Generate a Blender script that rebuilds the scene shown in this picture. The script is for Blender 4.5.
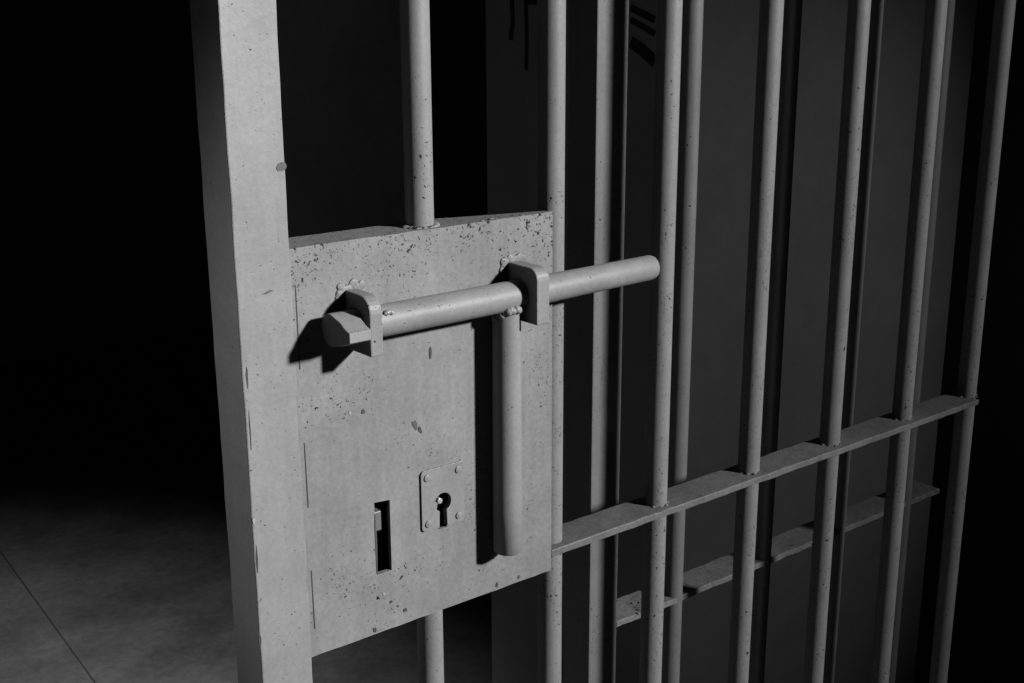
import bpy, bmesh, math, random
from mathutils import Vector, Matrix

for o in list(bpy.data.objects):
    bpy.data.objects.remove(o)
scene = bpy.context.scene
COL = scene.collection

FLOOR = -0.30          # floor level; heights below are read from the lock box up and down

# ------------------------------------------------------------------ camera
CAM = Vector((0.0, -0.75, 1.40))
F_PX = 1243.0
AX = Vector((0.78611012, -0.17084156, 0.59400676))     # world x in (right, down, forward)
AY = Vector((-0.61806953, -0.21016435, 0.75750974))    # world y
AZ = Vector((-0.0045751, -0.96262355, -0.27080428))    # world z
right = Vector((AX[0], AY[0], AZ[0]))
down = Vector((AX[1], AY[1], AZ[1]))
fwd = Vector((AX[2], AY[2], AZ[2]))
cd = bpy.data.cameras.new('camera')
cam = bpy.data.objects.new('camera', cd)
COL.objects.link(cam)
m = Matrix.Identity(4)
for i in range(3):
    m[i][0] = right[i]; m[i][1] = -down[i]; m[i][2] = -fwd[i]; m[i][3] = CAM[i]
cam.matrix_world = m
cd.sensor_fit = 'HORIZONTAL'
cd.sensor_width = 36.0
cd.lens = F_PX / 1024 * 36.0
cd.clip_start = 0.02
scene.camera = cam

# ------------------------------------------------------------------ world, lamps, exposure
w = bpy.data.worlds.new('world'); scene.world = w
w.use_nodes = True
w.node_tree.nodes['Background'].inputs[0].default_value = (1, 1, 1, 1)
w.node_tree.nodes['Background'].inputs[1].default_value = 0.0005
scene.view_settings.view_transform = 'Standard'
scene.view_settings.look = 'None'
scene.view_settings.gamma = 1.0
scene.view_settings.use_curve_mapping = False
scene.view_settings.exposure = 0.0


def spot(name, loc, aim, watts, half_deg, blend, radius):
    ld = bpy.data.lights.new(name, 'SPOT')
    ld.energy = watts; ld.spot_size = math.radians(2 * half_deg); ld.spot_blend = blend
    ld.shadow_soft_size = radius
    lo = bpy.data.objects.new(name, ld); COL.objects.link(lo)
    lo.location = loc
    lo.rotation_euler = (Vector(aim) - Vector(loc)).to_track_quat('-Z', 'Y').to_euler()
    return lo


spot('corridor_lamp', (2.55, -3.30, 2.75), (-2.90, 0.0, 0.80), 3900, 41.0, 1.0, 0.15)
spot('second_corridor_lamp', (1.90, -1.60, 2.10), (1.72, 0.72, 0.72), 42, 20.0, 1.0, 0.08)  # added fill that brightens the thick back wall
spot('cell_lamp', (-0.30, 0.40, 2.60), (0.06, 1.56, FLOOR), 545, 28.8, 1.0, 0.10)  # added fill that makes the pool on the floor
spot('doorway_lamp', (-0.60, 0.85, 1.10), (0.165, -0.166, 1.07), 48, 19.0, 1.0, 0.04)  # added fill for the left side face of the stile


# ------------------------------------------------------------------ materials
def steel(name, base=0.5, dots=0.5, dot_scale=230.0, bump=0.25, rough=0.5, wear=None, dark=0.006, blotch=0.10):
    """matt grey paint on steel, with pits, chips and soft blotches.
    wear: (axis, from, to) extra pitting towards 'to' in object coordinates"""
    mt = bpy.data.materials.new(name); mt.use_nodes = True
    nt = mt.node_tree; N = nt.nodes; L = nt.links
    bs = N['Principled BSDF']
    bs.inputs['Roughness'].default_value = rough
    bs.inputs['Specular IOR Level'].default_value = 0.18
    tc = N.new('ShaderNodeTexCoord')
    oi = N.new('ShaderNodeObjectInfo')
    off = N.new('ShaderNodeVectorMath'); off.operation = 'MULTIPLY_ADD'
    off.inputs[1].default_value = (3.1, 5.3, 7.7)
    L.new(oi.outputs['Random'], off.inputs[0]); L.new(tc.outputs['Object'], off.inputs[2])
    P = off.outputs[0]

    def noise(scale, detail=4, rough=0.55):
        n = N.new('ShaderNodeTexNoise'); n.inputs['Scale'].default_value = scale
        n.inputs['Detail'].default_value = detail; n.inputs['Roughness'].default_value = rough
        L.new(P, n.inputs['Vector']); return n.outputs['Fac']

    def ramp(src, a, b, va=0.0, vb=1.0):
        r = N.new('ShaderNodeMapRange'); r.inputs['From Min'].default_value = a
        r.inputs['From Max'].default_value = b; r.inputs['To Min'].default_value = va
        r.inputs['To Max'].default_value = vb; L.new(src, r.inputs['Value']); return r.outputs[0]

    def math_(op, a, b):
        q = N.new('ShaderNodeMath'); q.operation = op
        for i, v in enumerate((a, b)):
            if isinstance(v, (int, float)): q.inputs[i].default_value = v
            else: L.new(v, q.inputs[i])
        return q.outputs[0]

    # soft blotches
    bl = ramp(noise(16, 6, 0.65), 0.3, 0.7, base * (1 - blotch * 1.4), base * (1 + blotch * 0.6))
    fine = ramp(noise(260, 3), 0.3, 0.7, 1 - blotch * .8, 1 + blotch * .6)
    col = math_('MULTIPLY', bl, fine)
    # pits: blown specks where a fine noise peaks, denser in patches
    patch = ramp(noise(13, 3), 0.46, 0.74)
    if wear:
        ax, a, b = wear
        sx = N.new('ShaderNodeSeparateXYZ'); L.new(tc.outputs['Object'], sx.inputs[0])
        wz = ramp(sx.outputs['XYZ'.index(ax)], a, b)
        patch = math_('MAXIMUM', patch, math_('MULTIPLY', wz, ramp(noise(30, 3), 0.30, 0.58)))
    thr = math_('SUBTRACT', 0.760, math_('MULTIPLY', patch, 0.17 * dots))
    inside = ramp(math_('SUBTRACT', noise(dot_scale, 2, 0.5), thr), 0.0, 0.035)
    inside2 = ramp(math_('SUBTRACT', noise(dot_scale * 2.3, 1, 0.5), thr), -0.02, 0.04)
    inside = math_('MAXIMUM', inside, math_('MULTIPLY', inside2, 0.75))
    # drips and rubbed streaks running down
    mp = N.new('ShaderNodeMapping'); mp.inputs['Scale'].default_value = (1, 1, .09); L.new(P, mp.inputs['Vector'])
    sn = N.new('ShaderNodeTexNoise'); sn.inputs['Scale'].default_value = 120; sn.inputs['Detail'].default_value = 4
    L.new(mp.outputs[0], sn.inputs['Vector'])
    col = math_('MULTIPLY', col, ramp(sn.outputs['Fac'], 0.3, 0.7, 1 - blotch * .5, 1 + blotch * .4))
    mix = N.new('ShaderNodeMix'); mix.data_type = 'FLOAT'
    L.new(inside, mix.inputs[0]); L.new(col, mix.inputs[2]); mix.inputs[3].default_value = dark
    # larger chips of worn paint
    chip = ramp(noise(48, 8, 0.7), 0.70, 0.73)
    mix2 = N.new('ShaderNodeMix'); mix2.data_type = 'FLOAT'
    L.new(math_('MULTIPLY', chip, 0.55 * min(1, dots * 2)), mix2.inputs[0]); L.new(mix.outputs[0], mix2.inputs[2])
    mix2.inputs[3].default_value = dark * 2.5
    cc = N.new('ShaderNodeCombineColor')
    for i in range(3): L.new(mix2.outputs[0], cc.inputs[i])
    L.new(cc.outputs[0], bs.inputs['Base Color'])
    # relief
    h = math_('ADD', math_('MULTIPLY', noise(90, 5), 0.6), math_('MULTIPLY', noise(520, 2), 0.25))
    h = math_('SUBTRACT', h, math_('MULTIPLY', inside, 0.5))
    bp = N.new('ShaderNodeBump'); bp.inputs['Strength'].default_value = bump
    bp.inputs['Distance'].default_value = 0.0015
    L.new(h, bp.inputs['Height']); L.new(bp.outputs[0], bs.inputs['Normal'])
    return mt


def masonry(name, base, rough=0.9, scale=5.0, var=0.25, bump=0.3):
    mt = bpy.data.materials.new(name); mt.use_nodes = True
    nt = mt.node_tree; N = nt.nodes; L = nt.links
    bs = N['Principled BSDF']; bs.inputs['Roughness'].default_value = rough
    bs.inputs['Specular IOR Level'].default_value = 0.15
    tc = N.new('ShaderNodeTexCoord')
    acc = None
    for sc, amp, det in ((scale, var, 6), (scale * 9, var * .55, 5), (scale * 60, var * .35, 3)):
        n = N.new('ShaderNodeTexNoise'); n.inputs['Scale'].default_value = sc
        n.inputs['Detail'].default_value = det; n.inputs['Roughness'].default_value = .62
        L.new(tc.outputs['Object'], n.inputs['Vector'])
        r = N.new('ShaderNodeMapRange'); r.inputs['From Min'].default_value = .3; r.inputs['From Max'].default_value = .7
        r.inputs['To Min'].default_value = 1 - amp; r.inputs['To Max'].default_value = 1 + amp
        L.new(n.outputs['Fac'], r.inputs['Value'])
        if acc is None: acc = r.outputs[0]
        else:
            q = N.new('ShaderNodeMath'); q.operation = 'MULTIPLY'
            L.new(acc, q.inputs[0]); L.new(r.outputs[0], q.inputs[1]); acc = q.outputs[0]
    bp = N.new('ShaderNodeBump'); bp.inputs['Strength'].default_value = bump; bp.inputs['Distance'].default_value = .004
    L.new(acc, bp.inputs['Height']); L.new(bp.outputs[0], bs.inputs['Normal'])
    q = N.new('ShaderNodeMath'); q.operation = 'MULTIPLY'; q.inputs[1].default_value = base; L.new(acc, q.inputs[0])
    cc = N.new('ShaderNodeCombineColor')
    for i in range(3): L.new(q.outputs[0], cc.inputs[i])
    L.new(cc.outputs[0], bs.inputs['Base Color'])
    return mt


M = {}
M['plate'] = steel('plate_paint', 0.112, .88, 235, blotch=.15, wear=('Z', 1.165, 1.225))
M['stile'] = steel('stile_paint', 0.121, .25, 230)
M['bar'] = steel('bar_paint', 0.112, .6, 270, wear=('Z', 1.42, 1.26))
M['rail'] = steel('crossbar_paint', 0.080, .6, 240, bump=.5, blotch=.2)
M['bolt'] = steel('bolt_paint', 0.117, .75, 260, rough=.52)
M['rear'] = steel('grille_paint', 0.108, .75, 260)
M['rear_rail'] = steel('grille_crossbar_paint', 0.130, 1.0, 200, bump=.6, blotch=.25)
M['weld'] = steel('weld_bead', 0.124, .5, 260, bump=.9, rough=.3)
M['key'] = steel('key_plate_paint', 0.117, .3, 300, rough=.4)
M['hollow'] = steel('bare_dark_steel', .05, .2, 200)  # dark tone puts shade behind the slot and keyhole; rollers share it
M['latch'] = steel('latch_steel', 0.076, .4, 260, rough=.35)
M['crack'] = steel('paint_crack', .03, 0, 200)
M['worn'] = steel('worn_paint', .045, .5, 300)
M['flake'] = steel('bright_bare_flake', .17, .4, 400, rough=.3)
M['floor'] = masonry('concrete_floor', .10, scale=4.5, var=.34)
M['wall'] = masonry('rendered_wall', .17, scale=2.5, var=.12)
M['far'] = masonry('dark_plaster', .42, scale=3, var=.15)
M['soot'] = masonry('shade_black_wall', .02, scale=3, var=.2)  # shade put into the colour to keep the right wall black
M['dark_mark'] = masonry('black_paint_mark', .02, scale=10, var=.1)
M['joint'] = masonry('floor_joint', .045, scale=30, var=.3)


# ------------------------------------------------------------------ mesh helpers
def obj(name, bm, mat, parent=None, smooth=False, bevel=0.0, segs=2, keep_bm=False):
    bmesh.ops.recalc_face_normals(bm, faces=bm.faces)
    me = bpy.data.meshes.new(name); bm.to_mesh(me)
    if not keep_bm: bm.free()
    o = bpy.data.objects.new(name, me); COL.objects.link(o)
    me.materials.append(M[mat])
    if smooth:
        for p in me.polygons: p.use_smooth = True
    if bevel:
        b = o.modifiers.new('bevel', 'BEVEL'); b.width = bevel; b.segments = segs
        b.limit_method = 'ANGLE'; b.angle_limit = math.radians(50); b.harden_normals = False
    if parent is not None:
        o.parent = parent
        o.location = -parent.location          # meshes are written in world metres
    return o


def box(bm, x0, x1, y0, y1, z0, z1):
    v = [bm.verts.new((x, y, z)) for z in (z0, z1) for y in (y0, y1) for x in (x0, x1)]
    for f in ((0, 2, 3, 1), (4, 5, 7, 6), (0, 1, 5, 4), (2, 6, 7, 3), (0, 4, 6, 2), (1, 3, 7, 5)):
        bm.faces.new([v[i] for i in f])
    return v


def BOX(*a):
    bm = bmesh.new(); box(bm, *a); return bm


def tube_path(bm, pts, radii, seg=20, cap=True):
    """circular sections along a polyline (first axis direction from neighbours)"""
    rings = []
    for i, p in enumerate(pts):
        a = Vector(pts[max(0, i - 1)]); b = Vector(pts[min(len(pts) - 1, i + 1)])
        d = (b - a).normalized()
        up = Vector((0, 0, 1)) if abs(d.z) < .8 else Vector((0, 1, 0))
        s = d.cross(up).normalized(); t = s.cross(d)
        rings.append([bm.verts.new(Vector(p) + radii[i] * (math.cos(q) * s + math.sin(q) * t))
                      for q in [2 * math.pi * k / seg for k in range(seg)]])
    for r0, r1 in zip(rings, rings[1:]):
        for k in range(seg):
            bm.faces.new((r0[k], r0[(k + 1) % seg], r1[(k + 1) % seg], r1[k]))
    if cap:
        bm.faces.new(rings[0]); bm.faces.new(rings[-1])


def auto_smooth(o, deg=40):
    me = o.data
    for p in me.polygons: p.use_smooth = True
    bm = bmesh.new(); bm.from_mesh(me)
    for e in bm.edges:
        if len(e.link_faces) == 2 and e.calc_face_angle(0) > math.radians(deg): e.smooth = False
    bm.to_mesh(me); bm.free()
    return o


def sheet(outer, holes, thick, place):
    """flat plate from a 2-D outline with holes; place(u, v, d) -> world point, d = 0 front .. thick back"""
    bm = bmesh.new()
    for d in (0.0, thick):
        es = []
        for loop in [outer] + holes:
            vs = [bm.verts.new(place(u, v, d)) for u, v in loop]
            es += [bm.edges.new((vs[i], vs[(i + 1) % len(vs)])) for i in range(len(vs))]
        bmesh.ops.triangle_fill(bm, edges=es, use_beauty=True, use_dissolve=False)
    bm.verts.ensure_lookup_table()
    n = sum(len(l) for l in [outer] + holes); k = 0
    for loop in [outer] + holes:
        for i in range(len(loop)):
            a, b = k + i, k + (i + 1) % len(loop)
            bm.faces.new((bm.verts[a], bm.verts[b], bm.verts[n + b], bm.verts[n + a]))
        k += len(loop)
    return bm


def blob(rng, c, r, squash=(1, 1, 1), rough=.25, sub=2):
    bm = bmesh.new()
    bmesh.ops.create_icosphere(bm, subdivisions=sub, radius=1)
    for v in bm.verts:
        k = 1 + rng.uniform(-rough, rough)
        v.co = Vector((c[0] + v.co.x * r * k * squash[0], c[1] + v.co.y * r * k * squash[1], c[2] + v.co.z * r * k * squash[2]))
    return bm


def merge(bms):
    out = bmesh.new()
    for b in bms:
        me = bpy.data.meshes.new('t'); b.to_mesh(me); b.free(); out.from_mesh(me); bpy.data.meshes.remove(me)
    return out


def empty(name, loc, label, cat):
    e = bpy.data.objects.new(name, None); COL.objects.link(e)
    e.location = loc; e.empty_display_size = .1
    e['label'] = label; e['category'] = cat
    return e


def structure(o, label=None):
    o['kind'] = 'structure'
    if label: o['label'] = label; o['category'] = o.name.split('_')[0]
    return o


# ------------------------------------------------------------------ the setting
NEAR_X, NEAR_Y, RIGHT_X = 1.466, 0.72, 2.36
fl = structure(obj('floor', BOX(-4, 4.5, -4, 5.2, FLOOR - .10, FLOOR), 'floor'), 'worn grey concrete floor lit in a pool at lower left')
jb = bmesh.new()
box(jb, -.0022, .0022, -1.0, 1.0, -.001, .0006)
j = obj('joint', jb, 'joint', fl); j.location = (0.91, 2.28, FLOOR); j.rotation_euler = (0, 0, math.radians(-2.9))
wb = structure(obj('wall_back', BOX(NEAR_X, RIGHT_X, NEAR_Y, 1.20, FLOOR, 2.7), 'wall', bevel=.006),
               'thick grey rendered wall standing behind the bars')
structure(obj('wall_right', BOX(RIGHT_X, RIGHT_X + .2, 0.25, 1.20, FLOOR, 2.7), 'soot'), 'added side wall at the right edge, shade put into its black colour')  # wall added to fill the right edge with black
structure(obj('wall_left', BOX(1.812, 2.563, 3.05, 3.25, FLOOR, 2.7), 'far'), 'dim far wall seen above the lock box')

# ------------------------------------------------------------------ the sliding gate
GX = 0.82
gate = empty('cell_gate', (GX, .02, FLOOR), 'grey painted steel barred cell gate with a big lock box, standing in front', 'gate')
SX0, SX1 = .3546, .3957                    # lock stile
BY = .019                                  # bar axis
BR = .0108
BARS = [.5155, .6443, .7731] + [.5195 + .1278 * k for k in range(3, 7)]
ZT, ZB = 1.2317, .9196                     # lock box top / bottom
BX1 = .630
GATE_TOP = 2.08

sb = bmesh.new()
box(sb, SX0, SX1, 0, .0430, FLOOR + .012, GATE_TOP)
# a little waviness along the arrises
bmesh.ops.subdivide_edges(sb, edges=[e for e in sb.edges if abs(e.verts[0].co.z - e.verts[1].co.z) > 1], cuts=150)
rng = random.Random(4)
for v in sb.verts:
    v.co.x += rng.uniform(-.00025, .00025); v.co.y += rng.uniform(-.00025, .00025)
obj('stile', sb, 'stile', gate, bevel=.0009, segs=2)


# lock box: front sheet with a slot and a keyhole, hollow behind
def sheetxz(y0):
    return lambda u, v, d: (u, y0 + d, v)


def rounded_rect(x0, x1, z0, z1, r, n=4):
    out = []
    for cx, cz, a0 in ((x1 - r, z0 + r, -90), (x1 - r, z1 - r, 0), (x0 + r, z1 - r, 90), (x0 + r, z0 + r, 180)):
        for k in range(n + 1):
            a = math.radians(a0 + 90 * k / n); out.append((cx + r * math.cos(a), cz + r * math.sin(a)))
    return out


KX, KZ = .5172, 1.0135                    # keyhole centre
def keyhole(s=1.0):
    p = []
    R, hw, low = .0078 * s, .0034 * s, -.0205 * s
    a0 = math.asin(hw / R)
    for k in range(17):
        a = -math.pi / 2 + a0 + (2 * math.pi - 2 * a0) * k / 16
        p.append((KX + R * math.cos(a), KZ + R * math.sin(a)))
    p += [(KX - hw * 1.15, KZ + low), (KX + hw * 1.15, KZ + low)]
    return p


slot = [(.4552, .9690), (.4688, .9690), (.4690, 1.0276), (.4552, 1.0288)]
outer = []
def edge(a, b, n):
    for k in range(n): outer.append((a[0] + (b[0] - a[0]) * k / n, a[1] + (b[1] - a[1]) * k / n))
edge((SX1 - .0008, ZB), (BX1, ZB), 24); edge((BX1, ZB), (BX1, ZT), 24); edge((BX1, ZT), (SX1 - .0008, ZT), 24); edge((SX1 - .0008, ZT), (SX1 - .0008, ZB), 1)
rng = random.Random(8)
outer = [(x + (rng.uniform(-.0003, .0003) if SX1 + .01 < x < BX1 - .005 else 0), z + rng.uniform(-.0003, .0003)) for x, z in outer]
front = sheet(outer, [slot, keyhole(1.12)], .004, sheetxz(.0002))
body = bmesh.new()
back = [(SX1 - .0008, .0043), (BX1 - .001, .0043), (BX1 - .001, .010), (.560, .030), (.540, .0375), (.5195, .0385), (.490, .0385), (.440, .0385), (SX1 - .0008, .0405)]
lo = [body.verts.new((x, y, ZB + .0006)) for x, y in back]; hi = [body.verts.new((x, y, ZT - .0006)) for x, y in back]
body.faces.new(lo); body.faces.new(hi)
for k in range(1, len(back)):               # open to the front sheet
    body.faces.new((lo[k], lo[(k + 1) % len(back)], hi[(k + 1) % len(back)], hi[k]))
lock = obj('lock_box', merge([front, body]), 'plate', gate)
auto_smooth(lock, 30)
# backing sheets coloured dark to give slot and keyhole their shade
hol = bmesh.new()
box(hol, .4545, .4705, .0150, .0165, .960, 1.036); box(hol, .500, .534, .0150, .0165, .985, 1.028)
obj('slot_shade_back', hol, 'hollow', gate)
bm = bmesh.new(); tube_path(bm, [(KX - .0022, .0146, KZ + .001), (KX - .0022, -.0004, KZ + .001), (KX - .0022, -.0010, KZ + .001)], [.0024, .0024, .0014], 14)
auto_smooth(obj('key_pin', bm, 'flake', gate))
# latch tongue in the slot
obj('latch_tongue', BOX(.4556, .4628, .0030, .0145, 1.0035, 1.0195), 'latch', gate, bevel=.0008)
# cracks between plate and stile
for (xa, za, xb, zb) in ((.3985, 1.2060, .3985, 1.1450), (.3990, 1.0900, .3993, 1.0400), (.3992, .9900, .3994, .9420)):
    bm = bmesh.new(); t = .00035
    v = [bm.verts.new(p) for p in ((xa - t, -.0001, za), (xa + t, -.0001, za), (xb + t * 1.6, -.0001, zb), (xb - t, -.0001, zb))]
    w2 = [bm.verts.new((q.co.x, .001, q.co.z)) for q in v]
    bm.faces.new(v); bm.faces.new(w2)
    for k in range(4): bm.faces.new((v[k], v[(k + 1) % 4], w2[(k + 1) % 4], w2[k]))
    obj('seam_crack', bm, 'crack', gate)

# flakes and dents in the paint, each where it sits on the plate or the stile
def plate_pt(px, py, y=0.0):
    d = (px - 512) * right + (py - 341.5) * down + F_PX * fwd
    p = CAM + ((y - CAM.y) / d.y) * d
    return p.x, p.z


def chip(px, py, rx, rz, mat, tilt=0.0, seed=0):
    r_ = random.Random(seed); cx, cz = plate_pt(px, py); bm = bmesh.new(); n = 9; ring = []
    for k in range(n):
        a = 2 * math.pi * k / n; f_ = r_.uniform(.65, 1.15)
        u, v = rx * f_ * math.cos(a), rz * f_ * math.sin(a)
        ring.append((cx + u * math.cos(tilt) - v * math.sin(tilt), cz + u * math.sin(tilt) + v * math.cos(tilt)))
    f0 = [bm.verts.new((x, -.00022, z)) for x, z in ring]; b0 = [bm.verts.new((x, .0008, z)) for x, z in ring]
    bm.faces.new(f0); bm.faces.new(b0)
    for k in range(n): bm.faces.new((f0[k], f0[(k + 1) % n], b0[(k + 1) % n], b0[k]))
    obj('paint_chip', bm, mat, gate)


for i, (px, py, rx, rz, mt_, tl) in enumerate((
        (430.5, 353, .0014, .0050, 'crack', 0), (433, 299, .0016, .0024, 'crack', .2), (434, 309, .0014, .0024, 'crack', 0), (425, 306, .0010, .0010, 'crack', 0),
        (350, 413, .0010, .0020, 'flake', .3), (363, 412, .0016, .0020, 'crack', 0), (415, 425, .0022, .0045, 'worn', .4), (420, 430, .0016, .0030, 'crack', .3),
        (391, 602, .0018, .0014, 'crack', -.6), (398, 606, .0014, .0010, 'worn', -.6), (405, 610, .0022, .0018, 'crack', -.6), (384, 594, .0016, .0012, 'flake', -.9),
        (282, 167, .0040, .0034, 'worn', .3), (247, 378, .0010, .0080, 'crack', 0), (250, 430, .0006, .0150, 'crack', 0), (254, 520, .0011, .0030, 'flake', 0),
        (257, 560, .0007, .0120, 'crack', 0), (260, 640, .0014, .0050, 'crack', 0), (376, 540, .0008, .0300, 'worn', 0), (308, 340, .0012, .0012, 'crack', 0),
        (497, 585, .0014, .0024, 'crack', 0), (519, 577, .0016, .0020, 'worn', 0), (375, 630, .0016, .0020, 'crack', 0), (268, 292, .0050, .0010, 'worn', .25))):
    chip(px, py, rx, rz, mt_, tl, 100 + i)

# key plate with keyhole and four rivets
kp = sheet(rounded_rect(.4970, .5378, .9930, 1.0435, .003), [keyhole()], .0018, sheetxz(-.0016))
kpo = obj('key_plate', kp, 'key', gate, bevel=.0007)
rm = None
for (x, z) in ((.5025, 1.0375), (.5322, 1.0375), (.5028, .9990), (.5320, .9985)):
    bm = bmesh.new()
    tube_path(bm, [(x, -.0016, z), (x, -.0026, z), (x, -.0031, z)], [.0031, .0029, .0016], 14)
    auto_smooth(obj('rivet', bm, 'weld', kpo), 35)
kpo_children = [c for c in COL.objects if c.parent == kpo]
for c in kpo_children: c.location = (0, 0, 0)

# bars
bar_me = None
for k, x in enumerate(BARS):
    if bar_me is None:
        bm = bmesh.new()
        tube_path(bm, [(0, 0, z) for z in (FLOOR + .045, .3, .8, 1.4, GATE_TOP - .04)], [BR] * 5, 24)
        b = auto_smooth(obj('bar', bm, 'bar'), 50); bar_me = b.data
    else:
        b = bpy.data.objects.new('bar', bar_me); COL.objects.link(b)
    b.parent = gate; b.location = (x - GX, BY - .02, -FLOOR)
    if k == 5: b.rotation_euler = (0, 0, 1.1)
    b.rotation_euler.z = k * 1.3
# crossbars: flat strips the bars pass through
CB = (.931, .9378)
rng = random.Random(21)
for z0, z1 in ((.931, .9378), (.22, .2268), (1.66, 1.6668)):
    bm = bmesh.new(); x0 = BX1 + .0005 if z0 == .931 else SX1
    n = 60
    rows = []
    for k in range(n + 1):
        x = x0 + (1.2845 - x0) * k / n
        e = [rng.uniform(-.0005, .0005) for _ in range(4)]
        rows.append([bm.verts.new(p) for p in ((x, .0006 + e[0], z0 + e[1] * .5), (x, .0374 + e[2], z0), (x, .0374 + e[2], z1), (x, .0006 + e[0], z1 + e[3] * .5))])
    for a, b in zip(rows, rows[1:]):
        for i in range(4): bm.faces.new((a[i], a[(i + 1) % 4], b[(i + 1) % 4], b[i]))
    bm.faces.new(rows[0]); bm.faces.new(rows[-1])
    cbo = obj('crossbar', bm, 'rail', gate, bevel=.0009)
    # weld rings where bars meet it
    if z0 == .931:
        wr = random.Random(3)
        for x in BARS[2:]:
            parts = []
            for a in range(10):
                q = 2 * math.pi * a / 10
                parts.append(blob(wr, (x + (BR + .0002) * math.cos(q), BY + (BR + .0002) * math.sin(q), z1 + .0003), .0018 * wr.uniform(.5, 1.3), (1.2, 1.2, .7), .2, 1))
            o = obj('weld_bead', merge(parts), 'rail', gate, smooth=True)
obj('top_rail', BOX(SX1, 1.299, .001, .040, GATE_TOP - .04, GATE_TOP), 'stile', gate, bevel=.0015)
obj('bottom_rail', BOX(SX1, 1.299, .001, .040, FLOOR + .012, FLOOR + .05), 'stile', gate, bevel=.0015)
for x in (.42, 1.25):
    bm = bmesh.new(); tube_path(bm, [(x, .012, FLOOR + .014), (x, .030, FLOOR + .014)], [.014, .014], 20)
    auto_smooth(obj('roller', bm, 'hollow', gate))

# weld where the first bar enters the lock box, and the torn lip behind it
wr = random.Random(11)
parts = []
for a in range(30):
    q = 2 * math.pi * a / 30
    parts.append(blob(wr, (BARS[0] + (BR + .0012) * math.cos(q), BY + (BR + .0012) * math.sin(q), ZT - .0008), .0026 * wr.uniform(.6, 1.2), (1.3, 1.3, .8), .2, 2))
obj('weld_bead', merge(parts), 'plate', gate, smooth=True)
for a in range(9):
    obj('weld_spatter', blob(wr, (wr.uniform(.545, .626), wr.uniform(.0015, .006), ZT - .0006), .0022 * wr.uniform(.5, 1.2), (1.6, 1.0, .6), .25, 1), 'plate', gate, smooth=True)

# brackets that guide the bolt
RODY, RODZ, RODR = -.0140, 1.1735, .0118
def bracket(x0, x1, z0, z1, depth, r):
    pr = [(0, z0), (-depth, z0 + .0005)]
    pr += [(-depth, z1 - r)] + [(-depth + r - r * math.cos(a), z1 - r + r * math.sin(a)) for a in [math.pi / 2 * k / 6 for k in range(1, 7)]]
    pr += [(0, z1)]
    hole = [(RODY + (RODR + .0006) * math.cos(2 * math.pi * k / 24), RODZ + (RODR + .0006) * math.sin(2 * math.pi * k / 24)) for k in range(24)]
    return sheet(pr, [hole], x1 - x0, lambda u, v, d: (x0 + d, u, v))


for i, (x0, x1, z0, z1, dp, r) in enumerate(((.4367, .4472, 1.1535, 1.1968, .0335, .012), (.5838, .5965, 1.1525, 1.1970, .0366, .009))):
    bo = obj('bolt_bracket', bracket(x0, x1, z0, z1, dp, r), 'bolt', gate, bevel=.0011)
    wr = random.Random(30 + i); parts = []
    for a in range(34):
        t = a / 33
        if a < 20: c = (x0 - .0015 - wr.uniform(0, .0035), -.0002, z1 + .003 - (z1 - z0) * .5 * a / 20)
        else: c = (x0 + (x1 - x0 + .004) * (a - 20) / 13, -.0002, z1 + wr.uniform(-.001, .0035))
        parts.append(blob(wr, c, .0036 * wr.uniform(.5, 1.2), (1, .22, 1), .14, 2))
    wo = obj('weld_bead', merge(parts), 'plate', bo, smooth=True); wo.location = (0, 0, 0)

# ------------------------------------------------------------------ the sliding bolt
LX, LY, LR = .5722, -.0136, .0119
LZ0 = .9600
bolt = empty('sliding_bolt', (LX, LY, LZ0), 'round grey steel sliding bolt with hanging lever handle, across the lock box', 'bolt')
XE, XR = .4160, .7290
bm = bmesh.new()
pts = [(XE + .017, RODY, RODZ), (.48, RODY, RODZ), (.585, RODY, RODZ + .0002), (.610, RODY, RODZ + .0005), (.65, RODY, RODZ + .0010), (XR - .004, RODY, RODZ + .0020), (XR - .0012, RODY, RODZ + .0020), (XR, RODY, RODZ + .0020)]
tube_path(bm, pts, [RODR, RODR, RODR, RODR - .0003, RODR - .0007, RODR - .0012, RODR - .0022, RODR - .0048], 32)
auto_smooth(obj('rod', bm, 'bolt', bolt), 50)
# stop lug: drop-shaped nose pointing forward
prof = []
for k in range(15):
    a = math.radians(52 + (308 - 52) * k / 14)
    prof.append((RODY - RODR * math.cos(a + math.pi) * 1.0, RODZ + RODR * math.sin(a)))
prof = []
for k in range(17):
    a = math.radians(115 - 230 * k / 16)          # round at the plate side
    prof.append((RODY + RODR * math.cos(a), RODZ + RODR * math.sin(a)))
prof += [(-.0290, RODZ - .0085), (-.0405, RODZ - .0040), (-.0405, RODZ + .0030), (-.0350, RODZ + .0046), (-.0275, RODZ + .0085)]
lug = sheet(prof, [], .0172, lambda u, v, d: (XE + d, u, v))
auto_smooth(obj('stop_lug', lug, 'bolt', bolt, bevel=.0007), 40)
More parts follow.
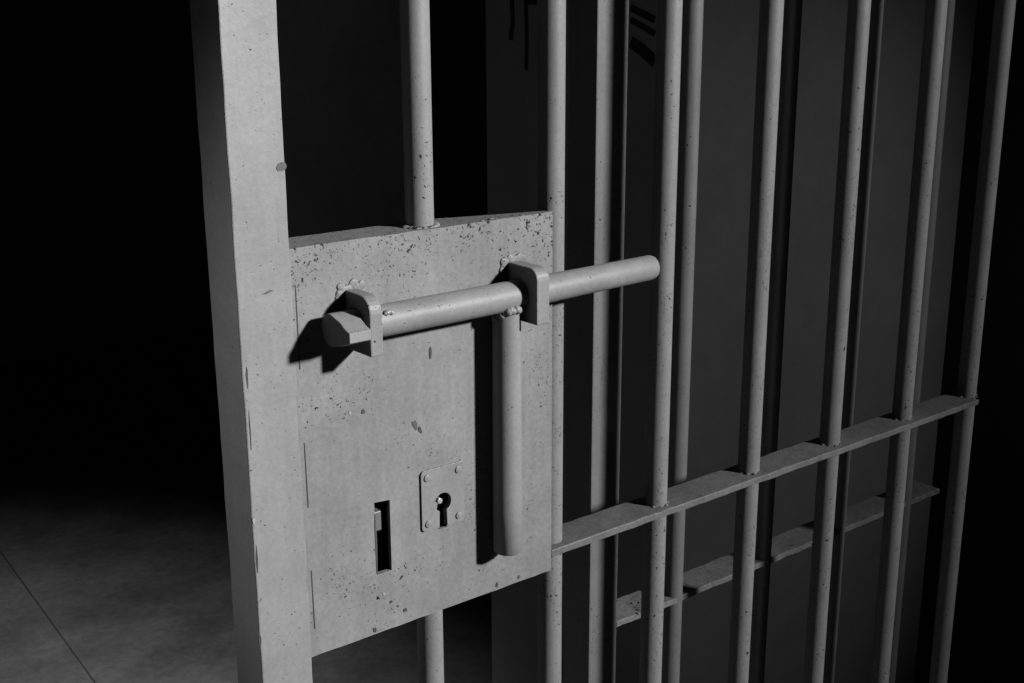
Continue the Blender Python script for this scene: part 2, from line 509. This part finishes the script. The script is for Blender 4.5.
# lever handle hanging from the rod
bm = bmesh.new()
zt = RODZ - RODR * .6
tube_path(bm, [(LX, LY, LZ0), (LX, LY, LZ0 + .0012), (LX, LY, 1.00), (LX, LY, 1.08), (LX, LY, zt)], [LR - .0014, LR, LR, LR * .98, LR * .94], 32)
auto_smooth(obj('lever_handle', bm, 'bolt', bolt), 50)
wr = random.Random(77); parts = []
for a in range(26):
    q = math.pi * (0.85 + 1.3 * a / 25)
    parts.append(blob(wr, (LX + (LR - .0016) * math.cos(q), LY + (LR - .0006) * math.sin(q), RODZ - RODR * 1.12 + .0060 * abs(math.sin(q)) - .0010 + wr.uniform(-.0008, .0008)), .0034 * wr.uniform(.7, 1.15), (1, 1, 1), .12, 2))
obj('weld_bead', merge(parts), 'bolt', bolt, smooth=True)
parts = [blob(wr, (.4560 + .0012 * a, RODY - RODR * .80, RODZ + .0075 + wr.uniform(-.001, .001)), .0024 * wr.uniform(.7, 1.1), (1, 1, 1), .2, 1) for a in range(5)]
obj('weld_bead', merge(parts), 'weld', bolt, smooth=True)

# ------------------------------------------------------------------ the fixed grille behind the gate
RY0 = .150
grille = empty('cell_grille', (1.1, .16, FLOOR), 'fixed grey barred grille with square post, behind the lock gate', 'grille')
pb = bmesh.new(); box(pb, .8098, .8506, RY0, RY0 + .042, FLOOR, 2.2)
obj('post', pb, 'rear', grille, bevel=.0015)
RB = [.948, 1.102, 1.247, 1.390]
me2 = None
for k, x in enumerate(RB):
    if me2 is None:
        bm = bmesh.new(); tube_path(bm, [(0, 0, z) for z in (FLOOR, .3, .8, 1.4, 2.17)], [BR] * 5, 24)
        b = auto_smooth(obj('bar', bm, 'rear'), 50); me2 = b.data
    else:
        b = bpy.data.objects.new('bar', me2); COL.objects.link(b)
    b.parent = grille; b.location = (x - 1.1, 0, -FLOOR); b.rotation_euler.z = .7 + 1.7 * k
for z0 in (.7240, .05, 1.72):
    bm = bmesh.new(); rows = []
    for k in range(61):
        x = .8508 + (1.462 - .8508) * k / 60
        e = [rng.uniform(-.0009, .0009) for _ in range(3)]
        rows.append([bm.verts.new(p) for p in ((x, RY0 + .0005 + e[0], z0 + e[1] * .5), (x, RY0 + .041, z0), (x, RY0 + .041 + e[2], z0 + .0072), (x, RY0 + .0005 + e[0], z0 + .0072 + e[1] * .5))])
    for a, b in zip(rows, rows[1:]):
        for i in range(4): bm.faces.new((a[i], a[(i + 1) % 4], b[(i + 1) % 4], b[i]))
    bm.faces.new(rows[0]); bm.faces.new(rows[-1])
    obj('crossbar', bm, 'rear_rail', grille, bevel=.0009)
obj('top_rail', BOX(.8508, 1.462, RY0, RY0 + .042, 2.16, 2.2), 'rear', grille, bevel=.0015)

# ------------------------------------------------------------------ black strokes on the side of the thick wall
def stroke(pts, wdt, x=NEAR_X):
    """flat dark stroke on the wall's left face; pts = (y, z)"""
    bm = bmesh.new(); L_ = []; R_ = []
    for i, (y, z) in enumerate(pts):
        a = Vector(pts[max(0, i - 1)]); b = Vector(pts[min(len(pts) - 1, i + 1)])
        d = (b - a).normalized(); n = Vector((-d.y, d.x)) * wdt * .5
        L_.append((y + n.x, z + n.y)); R_.append((y - n.x, z - n.y))
    poly = L_ + R_[::-1]
    f = [bm.verts.new((x - .0012, y, z)) for y, z in poly]; g = [bm.verts.new((x - .0001, y, z)) for y, z in poly]
    bm.faces.new(f); bm.faces.new(g)
    for k in range(len(poly)): bm.faces.new((f[k], f[(k + 1) % len(poly)], g[(k + 1) % len(poly)], g[k]))
    o = obj('dark_stroke', bm, 'dark_mark', wb)
    return o


def face_pt(px, py):
    d = (px - 512) * right + (py - 341.5) * down + F_PX * fwd
    t = (NEAR_X - CAM.x) / d.x
    p = CAM + t * d
    return (p.y, p.z)


stroke([face_pt(631, 8), face_pt(655, 20)], .011)
stroke([face_pt(631, 20), face_pt(655, 34)], .009)
stroke([face_pt(631, 42), face_pt(642, 50), face_pt(655, 62)], .020)
stroke([face_pt(512, 0), face_pt(513, 20), face_pt(511, 40)], .012)
stroke([face_pt(526, -4), face_pt(527, 35), face_pt(526.5, 70)], .010)
stroke([face_pt(526, 1), face_pt(537, 1)], .012)
